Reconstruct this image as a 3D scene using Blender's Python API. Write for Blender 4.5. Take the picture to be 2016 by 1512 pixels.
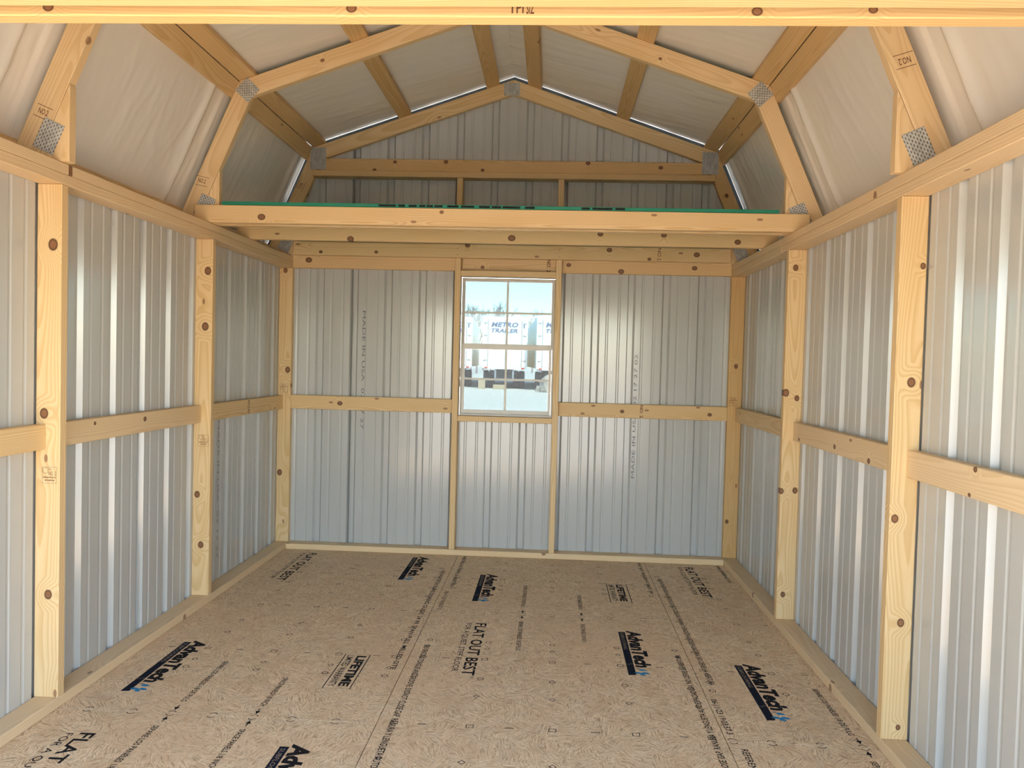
import bpy, bmesh, math, random
from mathutils import Vector, Matrix, noise

IN = 0.0254
random.seed(7)
scene = bpy.context.scene
COL = scene.collection
for o in list(bpy.data.objects):
    bpy.data.objects.remove(o, do_unlink=True)

# ------------------------------------------------------------------ camera (inches: x right, y into the shed, z up)
F_PX, YAW, PITCH, ROLL = 1521.5, -0.0505, -0.0293, 0.0258
CAM = Vector((11.52, -200.49, 50.41))
cd = bpy.data.cameras.new('camera')
cd.sensor_fit = 'HORIZONTAL'
cd.sensor_width = 36.0
cd.lens = F_PX * 36.0 / 2016.0
cd.clip_start = 0.02
cd.clip_end = 2000
cam = bpy.data.objects.new('camera', cd)
COL.objects.link(cam)
fw = Vector((math.sin(YAW) * math.cos(PITCH), math.cos(YAW) * math.cos(PITCH), math.sin(PITCH)))
rt = Vector((math.cos(YAW), -math.sin(YAW), 0))
up = rt.cross(fw)
r2 = math.cos(ROLL) * rt + math.sin(ROLL) * up
u2 = -math.sin(ROLL) * rt + math.cos(ROLL) * up
mw = Matrix((r2, u2, -fw)).transposed().to_4x4()
mw.translation = CAM * IN
cam.matrix_world = mw
scene.camera = cam

# ------------------------------------------------------------------ sky, sun, exposure
SUN_DIR = Vector((0.34, -0.58, 0.86)).normalized()
world = bpy.data.worlds.new('sky')
scene.world = world
world.use_nodes = True
wn = world.node_tree.nodes
bg = wn['Background']
sky = wn.new('ShaderNodeTexSky')
sky.sky_type = 'NISHITA'
sky.sun_disc = False
sky.sun_elevation = math.asin(SUN_DIR.z)
sky.sun_rotation = math.atan2(SUN_DIR.x, SUN_DIR.y)
sky.air_density = 1.0
sky.dust_density = 0.4
sky.ozone_density = 1.5
world.node_tree.links.new(sky.outputs[0], bg.inputs[0])
bg.inputs[1].default_value = 0.25
sd = bpy.data.lights.new('sun', 'SUN')
sd.energy = 5.6
sd.angle = 0.009
sd.color = (1.0, 0.92, 0.80)
sun = bpy.data.objects.new('sun', sd)
COL.objects.link(sun)
sun.rotation_euler = SUN_DIR.to_track_quat('Z', 'Y').to_euler()
sun.location = (10, 1, 9)
for nm, loc, sx, sz in (('door_portal', (0, -194, 36), 112, 76), ('window_portal', (0, 4, 54), 25, 37)):
    pl = bpy.data.lights.new(nm, 'AREA')
    pl.shape = 'RECTANGLE'
    pl.size = sx * IN
    pl.size_y = sz * IN
    pl.cycles.is_portal = True
    po = bpy.data.objects.new(nm, pl)
    COL.objects.link(po)
    po.location = Vector(loc) * IN
    po.rotation_euler = (math.radians(90 if nm[0] == 'd' else -90), 0, 0)
vs = scene.view_settings
vs.view_transform = 'Standard'
vs.look = 'None'
vs.exposure = 2.32
vs.gamma = 1.0
vs.use_curve_mapping = False
scene.cycles.use_denoising = True
scene.cycles.max_bounces = 8
scene.cycles.debug_use_spatial_splits = True
scene.cycles.diffuse_bounces = 6
scene.cycles.glossy_bounces = 4
scene.cycles.transparent_max_bounces = 12
scene.cycles.sample_clamp_indirect = 8.0
scene.cycles.use_adaptive_sampling = True
scene.cycles.adaptive_threshold = 0.05
scene.cycles.adaptive_min_samples = 16
scene.cycles.caustics_reflective = False
scene.cycles.caustics_refractive = False

# ------------------------------------------------------------------ node helpers
class NT:
    def __init__(s, name):
        s.m = bpy.data.materials.new(name)
        s.m.use_nodes = True
        s.t = s.m.node_tree
        s.b = s.t.nodes['Principled BSDF']
    def n(s, typ, **kw):
        nd = s.t.nodes.new(typ)
        for k, v in kw.items():
            setattr(nd, k, v)
        return nd
    def put(s, sock, v):
        if isinstance(v, bpy.types.NodeSocket):
            s.t.links.new(v, sock)
        elif v is not None:
            if isinstance(v, (tuple, list)) and len(v) == 3 and sock.type == 'RGBA':
                v = (*v, 1.0)
            sock.default_value = v
    def M(s, op, a, b=None, c=None, clamp=False):
        nd = s.n('ShaderNodeMath', operation=op, use_clamp=clamp)
        s.put(nd.inputs[0], a); s.put(nd.inputs[1], b); s.put(nd.inputs[2], c)
        return nd.outputs[0]
    def V(s, op, a, b=None):
        nd = s.n('ShaderNodeVectorMath', operation=op)
        s.put(nd.inputs[0], a); s.put(nd.inputs[1], b)
        return nd.outputs[1] if op in ('LENGTH', 'DOT_PRODUCT', 'DISTANCE') else nd.outputs[0]
    def xyz(s, v):
        nd = s.n('ShaderNodeSeparateXYZ'); s.put(nd.inputs[0], v)
        return nd.outputs
    def vec(s, x, y, z):
        nd = s.n('ShaderNodeCombineXYZ')
        s.put(nd.inputs[0], x); s.put(nd.inputs[1], y); s.put(nd.inputs[2], z)
        return nd.outputs[0]
    def mix(s, f, a, b, mode='MIX'):
        nd = s.n('ShaderNodeMix', data_type='RGBA', blend_type=mode)
        nd.clamp_factor = True
        s.put(nd.inputs[0], f); s.put(nd.inputs[6], a); s.put(nd.inputs[7], b)
        return nd.outputs[2]
    def rng(s, v, a, b, c=0.0, d=1.0, smooth=True):
        nd = s.n('ShaderNodeMapRange')
        nd.interpolation_type = 'SMOOTHSTEP' if smooth else 'LINEAR'
        s.put(nd.inputs[0], v); s.put(nd.inputs[1], a); s.put(nd.inputs[2], b); s.put(nd.inputs[3], c); s.put(nd.inputs[4], d)
        return nd.outputs[0]
    def noise(s, v, scale=1.0, detail=2.0, rough=0.5, dist=0.0, dim='3D'):
        nd = s.n('ShaderNodeTexNoise', noise_dimensions=dim)
        s.put(nd.inputs['Vector'], v)
        nd.inputs['Scale'].default_value = scale
        nd.inputs['Detail'].default_value = detail
        nd.inputs['Roughness'].default_value = rough
        nd.inputs['Distortion'].default_value = dist
        return nd.outputs[0]
    def voro(s, v, scale=1.0, feat='F1', dim='3D'):
        nd = s.n('ShaderNodeTexVoronoi', feature=feat, voronoi_dimensions=dim)
        s.put(nd.inputs['Vector'], v)
        nd.inputs['Scale'].default_value = scale
        return nd
    def obj(s):
        return s.n('ShaderNodeTexCoord').outputs['Object']
    def geo(s):
        return s.n('ShaderNodeNewGeometry').outputs['Position']
    def bump(s, h, strength=0.3, dist=0.002):
        nd = s.n('ShaderNodeBump')
        nd.inputs['Strength'].default_value = strength
        nd.inputs['Distance'].default_value = dist
        s.put(nd.inputs['Height'], h)
        s.t.links.new(nd.outputs[0], s.b.inputs['Normal'])
    def set(s, **kw):
        nm = dict(color='Base Color', rough='Roughness', metal='Metallic', spec='Specular IOR Level', coat='Coat Weight', coatr='Coat Roughness', trans='Transmission Weight')
        for k, v in kw.items():
            s.put(s.b.inputs[nm[k]], v)
        return s.m

def plain(name, col, rough=0.6, metal=0.0, var=0.06, scale=14.0, **kw):
    t = NT(name)
    nz = t.noise(t.obj(), scale, 1.0)
    c = t.mix(nz, tuple(max(0, x * (1 - var)) for x in col), tuple(min(1, x * (1 + var)) for x in col))
    return t.set(color=c, rough=rough, metal=metal, **kw)

# ---- pine: grain runs along local X, face in local XY; up to six named knots per board read from object properties k1..k6
def make_wood(name, nk):
    t = NT(name)
    p = t.obj()
    x, y, z = t.xyz(p)
    rnd = t.n('ShaderNodeObjectInfo').outputs['Random']
    r2_ = t.M('FRACT', t.M('MULTIPLY', rnd, 17.31))
    r3_ = t.M('FRACT', t.M('MULTIPLY', rnd, 91.7))
    off = t.vec(t.M('MULTIPLY', rnd, 40.0), t.M('MULTIPLY', r2_, 23.0), t.M('MULTIPLY', r3_, 11.0))
    warp = 0.0
    kmask = 0.0
    kring = 0.0
    for i in range(1, nk + 1):
        a = t.n('ShaderNodeAttribute', attribute_type='OBJECT', attribute_name='k%d' % i).outputs['Vector']
        kx, ky, kr = t.xyz(a)
        dx = t.M('DIVIDE', t.M('SUBTRACT', x, kx), 1.25)
        dy = t.M('SUBTRACT', y, ky)
        d = t.M('SQRT', t.M('ADD', t.M('MULTIPLY', dx, dx), t.M('MULTIPLY', dy, dy)))
        q = t.M('DIVIDE', d, t.M('MAXIMUM', kr, 0.0001))
        on = t.M('GREATER_THAN', kr, 0.0005)
        warp = t.M('ADD', warp, t.M('MULTIPLY', t.M('MULTIPLY', kr, 1.6), t.rng(q, 4.5, 0.6)))
        kmask = t.M('MAXIMUM', kmask, t.M('MULTIPLY', on, t.rng(q, 1.06, 0.92)))
        kring = t.M('MAXIMUM', kring, t.M('MULTIPLY', on, t.M('MULTIPLY', t.rng(q, 1.25, 0.98), t.rng(q, 0.62, 0.9))))
    # small random knots
    vo = t.voro(t.V('ADD', t.vec(t.M('MULTIPLY', x, 2.4), t.M('MULTIPLY', t.M('ADD', y, t.M('MULTIPLY', z, 0.35)), 5.5), 0.0), off), dim='2D')
    gate = t.M('GREATER_THAN', t.xyz(vo.outputs['Color'])[0], 0.55)
    sm = t.M('MULTIPLY', gate, t.rng(vo.outputs['Distance'], 0.042, 0.028))
    warp = t.M('ADD', warp, t.M('MULTIPLY', gate, t.M('MULTIPLY', 0.010, t.rng(vo.outputs['Distance'], 0.30, 0.03))))
    # growth rings cut by the face
    cy = t.M('MULTIPLY', t.M('SUBTRACT', r2_, 0.5), 0.10)
    cz = t.M('ADD', 0.028, t.M('MULTIPLY', r3_, 0.05))
    ddy = t.M('SUBTRACT', y, cy)
    ddz = t.M('SUBTRACT', z, cz)
    lo = t.noise(t.V('ADD', t.vec(t.M('MULTIPLY', x, 1.0), t.M('MULTIPLY', t.M('ADD', y, z), 5.0), 0.0), off), 1.0, 1.0, dim='2D')
    rad = t.M('ADD', t.M('SQRT', t.M('ADD', t.M('MULTIPLY', ddy, ddy), t.M('MULTIPLY', ddz, ddz))), t.M('MULTIPLY', t.M('SUBTRACT', lo, 0.5), 0.055))
    rad = t.M('ADD', rad, warp)
    ph = t.M('FRACT', t.M('MULTIPLY', rad, 150.0))
    late = t.M('MULTIPLY', t.rng(ph, 0.25, 0.88), t.rng(ph, 1.0, 0.93))
    fib = t.noise(t.V('ADD', t.vec(t.M('MULTIPLY', x, 6.0), t.M('MULTIPLY', t.M('ADD', y, z), 260.0), 0.0), off), 1.0, 1.0, dim='2D')
    blot = t.noise(t.V('ADD', t.vec(t.M('MULTIPLY', x, 1.6), t.M('MULTIPLY', t.M('ADD', y, z), 9.0), 3.0), off), 1.0, 1.0, dim='2D')
    tone = t.n('ShaderNodeAttribute', attribute_type='OBJECT', attribute_name='tone').outputs['Fac']
    light = t.mix(rnd, (0.78, 0.58, 0.325), (0.745, 0.54, 0.288))
    dark = t.mix(rnd, (0.60, 0.37, 0.15), (0.57, 0.345, 0.132))
    c = t.mix(t.M('MULTIPLY', late, 0.55), light, dark)
    c = t.mix(t.M('MULTIPLY', t.M('SUBTRACT', fib, 0.35), 0.35), c, (0.56, 0.36, 0.17))
    c = t.mix(t.M('MULTIPLY', t.rng(blot, 0.5, 0.8), 0.35), c, (0.64, 0.40, 0.16))
    c = t.mix(t.rng(tone, 0.0, 1.0, 0.0, 0.62, False), c, (0.52, 0.27, 0.06))
    c = t.mix(t.rng(tone, 0.0, -1.0, 0.0, 0.6, False), c, (0.73, 0.575, 0.41))
    if not nk:
        c = t.mix(t.M('MULTIPLY', sm, 0.8), c, (0.23, 0.10, 0.045))
        return t.set(color=c, rough=0.52, spec=0.35)
    ringn = t.M('FRACT', t.M('MULTIPLY', warp, 420.0))
    kc = t.mix(t.M('MULTIPLY', ringn, 0.5), (0.27, 0.125, 0.055), (0.16, 0.065, 0.03))
    c = t.mix(kmask, c, kc)
    c = t.mix(t.M('MULTIPLY', kring, 0.85), c, (0.085, 0.035, 0.016))
    c = t.mix(t.M('MULTIPLY', sm, 0.8), c, (0.23, 0.10, 0.045))
    return t.set(color=c, rough=0.52, spec=0.35)
WOOD = make_wood('pine', 0)
KNOTTY = [make_wood('knotty_pine_%d' % n, n) for n in (2, 4, 6)]

def make_metal(name, col):
    t = NT(name)
    p = t.geo()
    x, y, z = t.xyz(p)
    n1 = t.noise(t.vec(t.M('MULTIPLY', t.M('ADD', x, y), 3.0), t.M('MULTIPLY', z, 0.6), 0.0), 1.0, 0.0, dim='2D')
    c = t.mix(n1, tuple(v * 0.96 for v in col), tuple(v * 1.04 for v in col))
    t.bump(t.noise(t.vec(t.M('MULTIPLY', t.M('ADD', x, y), 9.0), t.M('MULTIPLY', z, 2.0), 0.0), 1.0, 0.0, dim='2D'), 0.10, 0.004)
    return t.set(color=c, rough=0.16, spec=0.8)
METAL = make_metal('painted_steel', (0.485, 0.485, 0.462))

def make_osb():
    t = NT('strand_board')
    p = t.geo()
    x, y, z = t.xyz(p)
    p2 = t.vec(x, y, 0.0)
    wob = t.n('ShaderNodeTexNoise', noise_dimensions='2D')
    t.put(wob.inputs['Vector'], p2)
    wob.inputs['Scale'].default_value = 30.0
    wob.inputs['Detail'].default_value = 1.0
    pw = t.V('ADD', p2, t.V('MULTIPLY', t.V('SUBTRACT', wob.outputs['Color'], (0.5, 0.5, 0.5)), (0.06, 0.06, 0.0)))
    col = None
    cs, vals = [], []
    for k, (sc, st, ln) in enumerate(((17.0, 210.0, 17.0), (37.0, 380.0, 38.0))):
        vo = t.voro(pw, sc, dim='2D')
        rc = t.xyz(vo.outputs['Color'])
        ang = t.M('MULTIPLY', rc[0], 6.2832)
        ca, sa = t.M('COSINE', ang), t.M('SINE', ang)
        u = t.M('ADD', t.M('MULTIPLY', x, ca), t.M('MULTIPLY', y, sa))
        v = t.M('SUBTRACT', t.M('MULTIPLY', y, ca), t.M('MULTIPLY', x, sa))
        st_n = t.noise(t.vec(t.M('MULTIPLY', u, ln), t.M('ADD', t.M('MULTIPLY', v, st), t.M('MULTIPLY', rc[1], 50.0)), 0.0), 1.0, 1.0, 0.6, dim='2D')
        vals.append((st_n, rc[2], rc[1]))
    big = t.noise(p2, 1.6, 1.0, dim='2D')
    mid = t.noise(p2, 9.0, 2.0, dim='2D')
    c = t.mix(vals[0][1], (0.80, 0.60, 0.385), (0.70, 0.505, 0.31))
    c = t.mix(t.M('MULTIPLY', t.rng(vals[1][2], 0.55, 0.9), 0.55), c, (0.70, 0.55, 0.38))
    c = t.mix(t.M('MULTIPLY', t.rng(vals[0][0], 0.52, 0.70), 0.65), c, (0.88, 0.72, 0.50))
    c = t.mix(t.M('MULTIPLY', t.rng(vals[0][0], 0.46, 0.30), 0.75), c, (0.36, 0.22, 0.12))
    c = t.mix(t.M('MULTIPLY', t.rng(vals[1][0], 0.42, 0.28), 0.7), c, (0.33, 0.20, 0.105))
    c = t.mix(t.M('MULTIPLY', t.rng(vals[1][0], 0.58, 0.75), 0.5), c, (0.88, 0.73, 0.53))
    c = t.mix(t.M('MULTIPLY', t.rng(mid, 0.5, 0.75), 0.35), c, (0.60, 0.40, 0.23))
    c = t.mix(t.M('MULTIPLY', t.rng(big, 0.45, 0.7), 0.30), c, (0.66, 0.455, 0.28))
    return t.set(color=c, rough=0.6, spec=0.25)
OSB = make_osb()

def make_liner():
    t = NT('roof_liner')
    p = t.geo()
    n1 = t.noise(p, 2.2, 1.0)
    n2 = t.noise(p, 26.0, 1.0)
    c = t.mix(n1, (0.76, 0.715, 0.645), (0.83, 0.785, 0.715))
    t.bump(n2, 0.10, 0.003)
    return t.set(color=c, rough=0.27, spec=0.5)
LINER = make_liner()

def make_plate():
    t = NT('galvanised_plate')
    p = t.obj()
    x, y, z = t.xyz(p)
    sp = t.voro(t.vec(t.M('MULTIPLY', x, 90.0), t.M('MULTIPLY', y, 40.0), 0.0), 1.0)
    u = t.M('FRACT', t.M('MULTIPLY', x, 118.0))
    row = t.M('FLOOR', t.M('MULTIPLY', x, 118.0))
    v = t.M('FRACT', t.M('ADD', t.M('MULTIPLY', y, 62.0), t.M('MULTIPLY', t.M('MODULO', row, 2.0), 0.5)))
    slot = t.M('MULTIPLY', t.M('MULTIPLY', t.rng(u, 0.22, 0.32), t.rng(u, 0.72, 0.62)), t.M('MULTIPLY', t.rng(v, 0.2, 0.3), t.rng(v, 0.75, 0.65)))
    c = t.mix(sp.outputs['Color'], (0.42, 0.42, 0.39), (0.62, 0.62, 0.58))
    c = t.mix(t.M('MULTIPLY', slot, 0.8), c, (0.06, 0.055, 0.05))
    t.bump(t.M('MULTIPLY', slot, -1.0), 0.8, 0.002)
    return t.set(color=c, rough=0.45, metal=0.25)
PLATE = make_plate()

def make_glass():
    t = NT('window_glass')
    t.t.nodes.remove(t.b)
    tr = t.n('ShaderNodeBsdfTransparent')
    tr.inputs[0].default_value = (0.37, 0.43, 0.44, 1)
    gl = t.n('ShaderNodeBsdfGlossy')
    gl.inputs['Roughness'].default_value = 0.02
    fr = t.n('ShaderNodeFresnel')
    fr.inputs[0].default_value = 1.45
    # faint smears on the pane
    nz = t.noise(t.geo(), 60.0, 4.0)
    df = t.n('ShaderNodeBsdfDiffuse')
    df.inputs[0].default_value = (0.8, 0.8, 0.8, 1)
    m1 = t.n('ShaderNodeMixShader')
    t.put(m1.inputs[0], t.M('MULTIPLY', t.rng(nz, 0.5, 0.8), 0.06))
    t.t.links.new(tr.outputs[0], m1.inputs[1]); t.t.links.new(df.outputs[0], m1.inputs[2])
    m2 = t.n('ShaderNodeMixShader')
    t.t.links.new(fr.outputs[0], m2.inputs[0])
    t.t.links.new(m1.outputs[0], m2.inputs[1]); t.t.links.new(gl.outputs[0], m2.inputs[2])
    t.t.links.new(m2.outputs[0], t.t.nodes['Material Output'].inputs[0])
    return t.m
GLASS = make_glass()

def make_gravel():
    t = NT('gravel')
    p = t.geo()
    v1 = t.voro(p, 9.0)
    v2 = t.voro(p, 34.0)
    n = t.noise(p, 0.35, 3.0)
    n3 = t.noise(p, 2.4, 4.0)
    c = t.mix(t.xyz(v2.outputs['Color'])[0], (0.42, 0.375, 0.315), (0.60, 0.55, 0.47))
    c = t.mix(t.M('MULTIPLY', t.rng(v1.outputs['Distance'], 0.0, 0.5), 0.4), c, (0.34, 0.31, 0.26))
    c = t.mix(t.M('MULTIPLY', n3, 0.5), c, (0.54, 0.50, 0.43))
    c = t.mix(t.M('MULTIPLY', n, 0.5), c, (0.60, 0.55, 0.48))
    t.bump(v2.outputs['Distance'], 0.6, 0.01)
    return t.set(color=c, rough=0.9)
GRAVEL = make_gravel()

def make_ink(name, col, wear=0.25):
    t = NT(name)
    n = t.noise(t.geo(), 420.0, 2.0)
    c = t.mix(t.M('MULTIPLY', t.rng(n, 0.58, 0.72), wear), col, (0.42, 0.29, 0.18))
    return t.set(color=c, rough=0.9, spec=0.1)
INK = make_ink('black_ink', (0.012, 0.011, 0.014))
NAVY = make_ink('navy_ink', (0.010, 0.012, 0.024), 0.12)
BLUEINK = make_ink('blue_ink', (0.03, 0.23, 0.46), 0.2)
PALEINK = make_ink('board_tan_ink', (0.30, 0.24, 0.18), 0.0)
STAMP = make_ink('brown_stamp_ink', (0.13, 0.055, 0.03), 0.4)
METALINK = plain('grey_print', (0.16, 0.16, 0.17), 0.6)
CREASE = plain('dark_seam', (0.045, 0.03, 0.018), 0.9)
VINYL = plain('off_white_vinyl', (0.66, 0.62, 0.55), 0.38)
GREEN = plain('green_coated_panel', (0.006, 0.20, 0.115), 0.5)
TRIM = plain('blue_grey_trim', (0.10, 0.125, 0.145), 0.5, 0.0)
TWHITE = plain('white_trailer_paint', (0.82, 0.82, 0.82), 0.4)
TGREY = plain('trailer_grey', (0.26, 0.27, 0.28), 0.5)
TSHADE = plain('shade_blue_side', (0.33, 0.55, 0.62), 0.45)  # bluish shade on a white trailer's side, put into the colour
TRED = plain('red_lens', (0.5, 0.03, 0.02), 0.3)
LETTER = plain('blue_lettering', (0.012, 0.05, 0.19), 0.5)
RUBBER = plain('tyre_rubber', (0.03, 0.03, 0.032), 0.85)
DARKSTEEL = plain('dark_steel', (0.07, 0.075, 0.085), 0.6)
ROCK = plain('tan_rock', (0.36, 0.30, 0.24), 0.9, var=0.25)
TIMBER = plain('weathered_timber', (0.42, 0.31, 0.19), 0.85, var=0.2)
BARK = plain('grey_bark', (0.33, 0.26, 0.25), 0.9, var=0.2)

# ------------------------------------------------------------------ object helpers
WM = {}
def link(o, parent=None, mat4=None):
    COL.objects.link(o)
    mat4 = mat4 or Matrix.Identity(4)
    if parent is not None:
        o.parent = parent
        o.matrix_parent_inverse = WM[parent.name].inverted()
    o.matrix_basis = mat4
    WM[o.name] = mat4.copy()
    return o
def tag(o, label=None, cat=None, group=None, kind=None):
    if label: o['label'] = label
    if cat: o['category'] = cat
    if group: o['group'] = group
    if kind: o['kind'] = kind
    return o
def empty(name, loc=(0, 0, 0), rz=0.0):
    o = bpy.data.objects.new(name, None)
    o.empty_display_size = 0.1
    return link(o, None, Matrix.Translation(Vector(loc) * IN) @ Matrix.Rotation(rz, 4, 'Z'))
def from_bm(name, bm, mat, parent=None, mat4=None, smooth=False):
    bmesh.ops.recalc_face_normals(bm, faces=bm.faces)
    me = bpy.data.meshes.new(name)
    bm.to_mesh(me)
    bm.free()
    me.materials.append(mat)
    if smooth:
        me.polygons.foreach_set('use_smooth', [True] * len(me.polygons))
    return link(bpy.data.objects.new(name, me), parent, mat4)
def from_py(name, verts, faces, mat, parent=None, mat4=None, smooth=False):
    me = bpy.data.meshes.new(name)
    me.from_pydata([tuple(Vector(v) * IN) for v in verts], [], faces)
    me.materials.append(mat)
    if smooth:
        me.polygons.foreach_set('use_smooth', [True] * len(me.polygons))
    return link(bpy.data.objects.new(name, me), parent, mat4)
def bm_box(bm, a, b, bev=0.0):
    a = Vector(a) * IN; b = Vector(b) * IN
    m = Matrix.Translation((a + b) / 2) @ Matrix.Diagonal((*(b - a), 1))
    g = bmesh.ops.create_cube(bm, size=1.0, matrix=m)
    if bev:
        es = list({e for v in g['verts'] for e in v.link_edges})
        bmesh.ops.bevel(bm, geom=es, offset=bev * IN, segments=1, affect='EDGES')
BOXCACHE = {}
def box_mesh(L, w, t, mat, bev):
    key = (round(L, 2), round(w, 2), round(t, 2), mat.name, bev)
    if key not in BOXCACHE:
        bm = bmesh.new()
        bm_box(bm, (-L / 2, -w / 2, -t / 2), (L / 2, w / 2, t / 2), bev)
        bmesh.ops.recalc_face_normals(bm, faces=bm.faces)
        me = bpy.data.meshes.new('board')
        bm.to_mesh(me); bm.free()
        me.materials.append(mat)
        BOXCACHE[key] = me
    return BOXCACHE[key]
def wood_for(knots):
    n = len(knots)
    return WOOD if n == 0 else KNOTTY[0 if n <= 2 else 1 if n <= 4 else 2]
def set_knots(o, m4, knots, tone):
    if tone: o['tone'] = float(tone)
    inv = m4.inverted()
    for i, k in enumerate(knots[:6]):
        l = inv @ (Vector(k[:3]) * IN)
        o['k%d' % (i + 1)] = [l.x, l.y, (k[3] if len(k) > 3 else 0.55) * IN]
def box(name, parent, xr, yr, zr, mat=None, knots=(), tone=0.0, bev=0.09, eps=0.0):
    """axis-aligned board: longest side is the grain, second longest the face"""
    mat = mat or wood_for(knots)
    r = [xr, yr, zr]
    dims = [b - a - eps for a, b in r]
    c = Vector([(a + b) / 2 for a, b in r])
    order = sorted(range(3), key=lambda i: -dims[i])
    ax = [Vector((0, 0, 0)) for _ in range(3)]
    for k, i in enumerate(order):
        ax[k][i] = 1.0
    ax[2] = ax[0].cross(ax[1])
    m4 = Matrix((ax[0], ax[1], ax[2])).transposed().to_4x4()
    m4.translation = c * IN
    o = bpy.data.objects.new(name, box_mesh(dims[order[0]], dims[order[1]], dims[order[2]], mat, bev))
    link(o, parent, m4)
    set_knots(o, m4, knots, tone)
    return o
def poly_board(name, parent, pts, d, y0, y1, mat=None, knots=(), tone=0.0):
    """prism of a polygon in the x-z plane, thickness along y; grain along d"""
    mat = mat or wood_for(knots)
    dx = Vector((d[0], 0, d[1])).normalized()
    dz = Vector((0, 1, 0))
    dy = dz.cross(dx)
    c = Vector((sum(p[0] for p in pts) / len(pts), (y0 + y1) / 2, sum(p[1] for p in pts) / len(pts)))
    m4 = Matrix((dx, dy, dz)).transposed().to_4x4()
    m4.translation = c * IN
    inv = m4.inverted()
    bm = bmesh.new()
    lo = [bm.verts.new(inv @ (Vector((p[0], y0, p[1])) * IN)) for p in pts]
    hi = [bm.verts.new(inv @ (Vector((p[0], y1, p[1])) * IN)) for p in pts]
    bm.faces.new(lo); bm.faces.new(hi[::-1])
    n = len(pts)
    for i in range(n):
        bm.faces.new((lo[i], lo[(i + 1) % n], hi[(i + 1) % n], hi[i]))
    bmesh.ops.bevel(bm, geom=list(bm.edges), offset=0.08 * IN, segments=1, affect='EDGES')
    o = from_bm(name, bm, mat, parent, m4)
    set_knots(o, m4, knots, tone)
    return o

PENDING = []
def text(name, parent, s, org, dx, dy, length, height, mat, bold=0.0, shear=0.0, spacing=1.0):
    """flat lettering: org = lower left corner (inches), dx = reading direction, dy = letter-up direction"""
    cu = bpy.data.curves.new(name, 'FONT')
    cu.body = s
    cu.shear = shear
    cu.offset = bold
    cu.space_character = spacing
    cu.resolution_u = 2
    o = bpy.data.objects.new(name, cu)
    COL.objects.link(o)
    PENDING.append((o, name, parent, Vector(org), Vector(dx).normalized(), Vector(dy).normalized(), length, height, mat))
def flush_text():
    bpy.context.view_layer.update()
    dg = bpy.context.evaluated_depsgraph_get()
    out = []
    for o, name, parent, org, dx, dy, length, height, mat in PENDING:
        me = bpy.data.meshes.new_from_object(o.evaluated_get(dg))
        out.append((me, o))
    for (me, o), (_, name, parent, org, dx, dy, length, height, mat) in zip(out, PENDING):
        cu = o.data
        bpy.data.objects.remove(o, do_unlink=True)
        bpy.data.curves.remove(cu)
        xs = [v.co.x for v in me.vertices]; ys = [v.co.y for v in me.vertices]
        x0, x1, y0, y1 = min(xs), max(xs), min(ys), max(ys)
        sx = length / (x1 - x0); sy = height / (y1 - y0)
        for v in me.vertices:
            v.co = Vector(((v.co.x - x0) * sx, (v.co.y - y0) * sy, 0)) * IN
        me.materials.clear(); me.materials.append(mat)
        me.name = name
        dz = dx.cross(dy)
        m4 = Matrix((dx, dy, dz)).transposed().to_4x4()
        m4.translation = org * IN
        ob = bpy.data.objects.new(name, me)
        link(ob, parent, m4)
    PENDING.clear()
def ring(vs, fs, pts, w, z, closed=True):
    """flat outline of a polyline in the x-y plane"""
    n = len(pts)
    base = len(vs)
    for i, (px, py) in enumerate(pts):
        a = pts[(i - 1) % n] if (closed or i > 0) else pts[i]
        b = pts[(i + 1) % n] if (closed or i < n - 1) else pts[i]
        tx, ty = b[0] - a[0], b[1] - a[1]
        l = math.hypot(tx, ty) or 1
        nx, ny = -ty / l * w / 2, tx / l * w / 2
        vs += [(px + nx, py + ny, z), (px - nx, py - ny, z)]
    for i in range(n if closed else n - 1):
        j = (i + 1) % n
        fs.append((base + 2 * i, base + 2 * i + 1, base + 2 * j + 1, base + 2 * j))

# ------------------------------------------------------------------ setting: ground, floor
gv, gf = [], []
G = 24
for j in range(G + 1):
    for i in range(G + 1):
        gx = -9000 + 18000 * i / G; gy = -7000 + 19000 * j / G
        gv.append((gx, gy, -12.0 + 1.5 * noise.noise(Vector((gx / 700, gy / 700, 0)))))
for j in range(G):
    for i in range(G):
        a = j * (G + 1) + i
        gf.append((a, a + 1, a + G + 2, a + G + 1))
ground = from_py('ground', gv, gf, GRAVEL, smooth=True)
tag(ground, 'pale gravel lot seen outside the window', kind='structure')

floor = empty('floor', (0, 0, 0))
tag(floor, 'tan strand board subfloor with black printing', kind='structure')
XS = (-60.0, -11.25, 36.4, 60.0)
PANELS = {}
def add_panel(key, x0, x1, y0, y1):
    g = 0.06
    PANELS[key] = box('floor_panel', floor, (x0 + g, x1 - g), (y0 + g, y1 - g), (-0.72, 0.0), OSB, bev=0.0)
add_panel('L0', XS[0], XS[1], -96.3, 0); add_panel('L1', XS[0], XS[1], -192, -96.3)
add_panel('C0', XS[1], XS[2], -47.8, 0); add_panel('C1', XS[1], XS[2], -143.8, -47.8); add_panel('C2', XS[1], XS[2], -192, -143.8)
add_panel('R0', XS[2], XS[3], -96.3, 0); add_panel('R1', XS[2], XS[3], -192, -96.3)
box('subfloor_rim', floor, (-60, 60), (-192, 0), (-12, -0.75), CREASE, bev=0.0)

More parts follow.
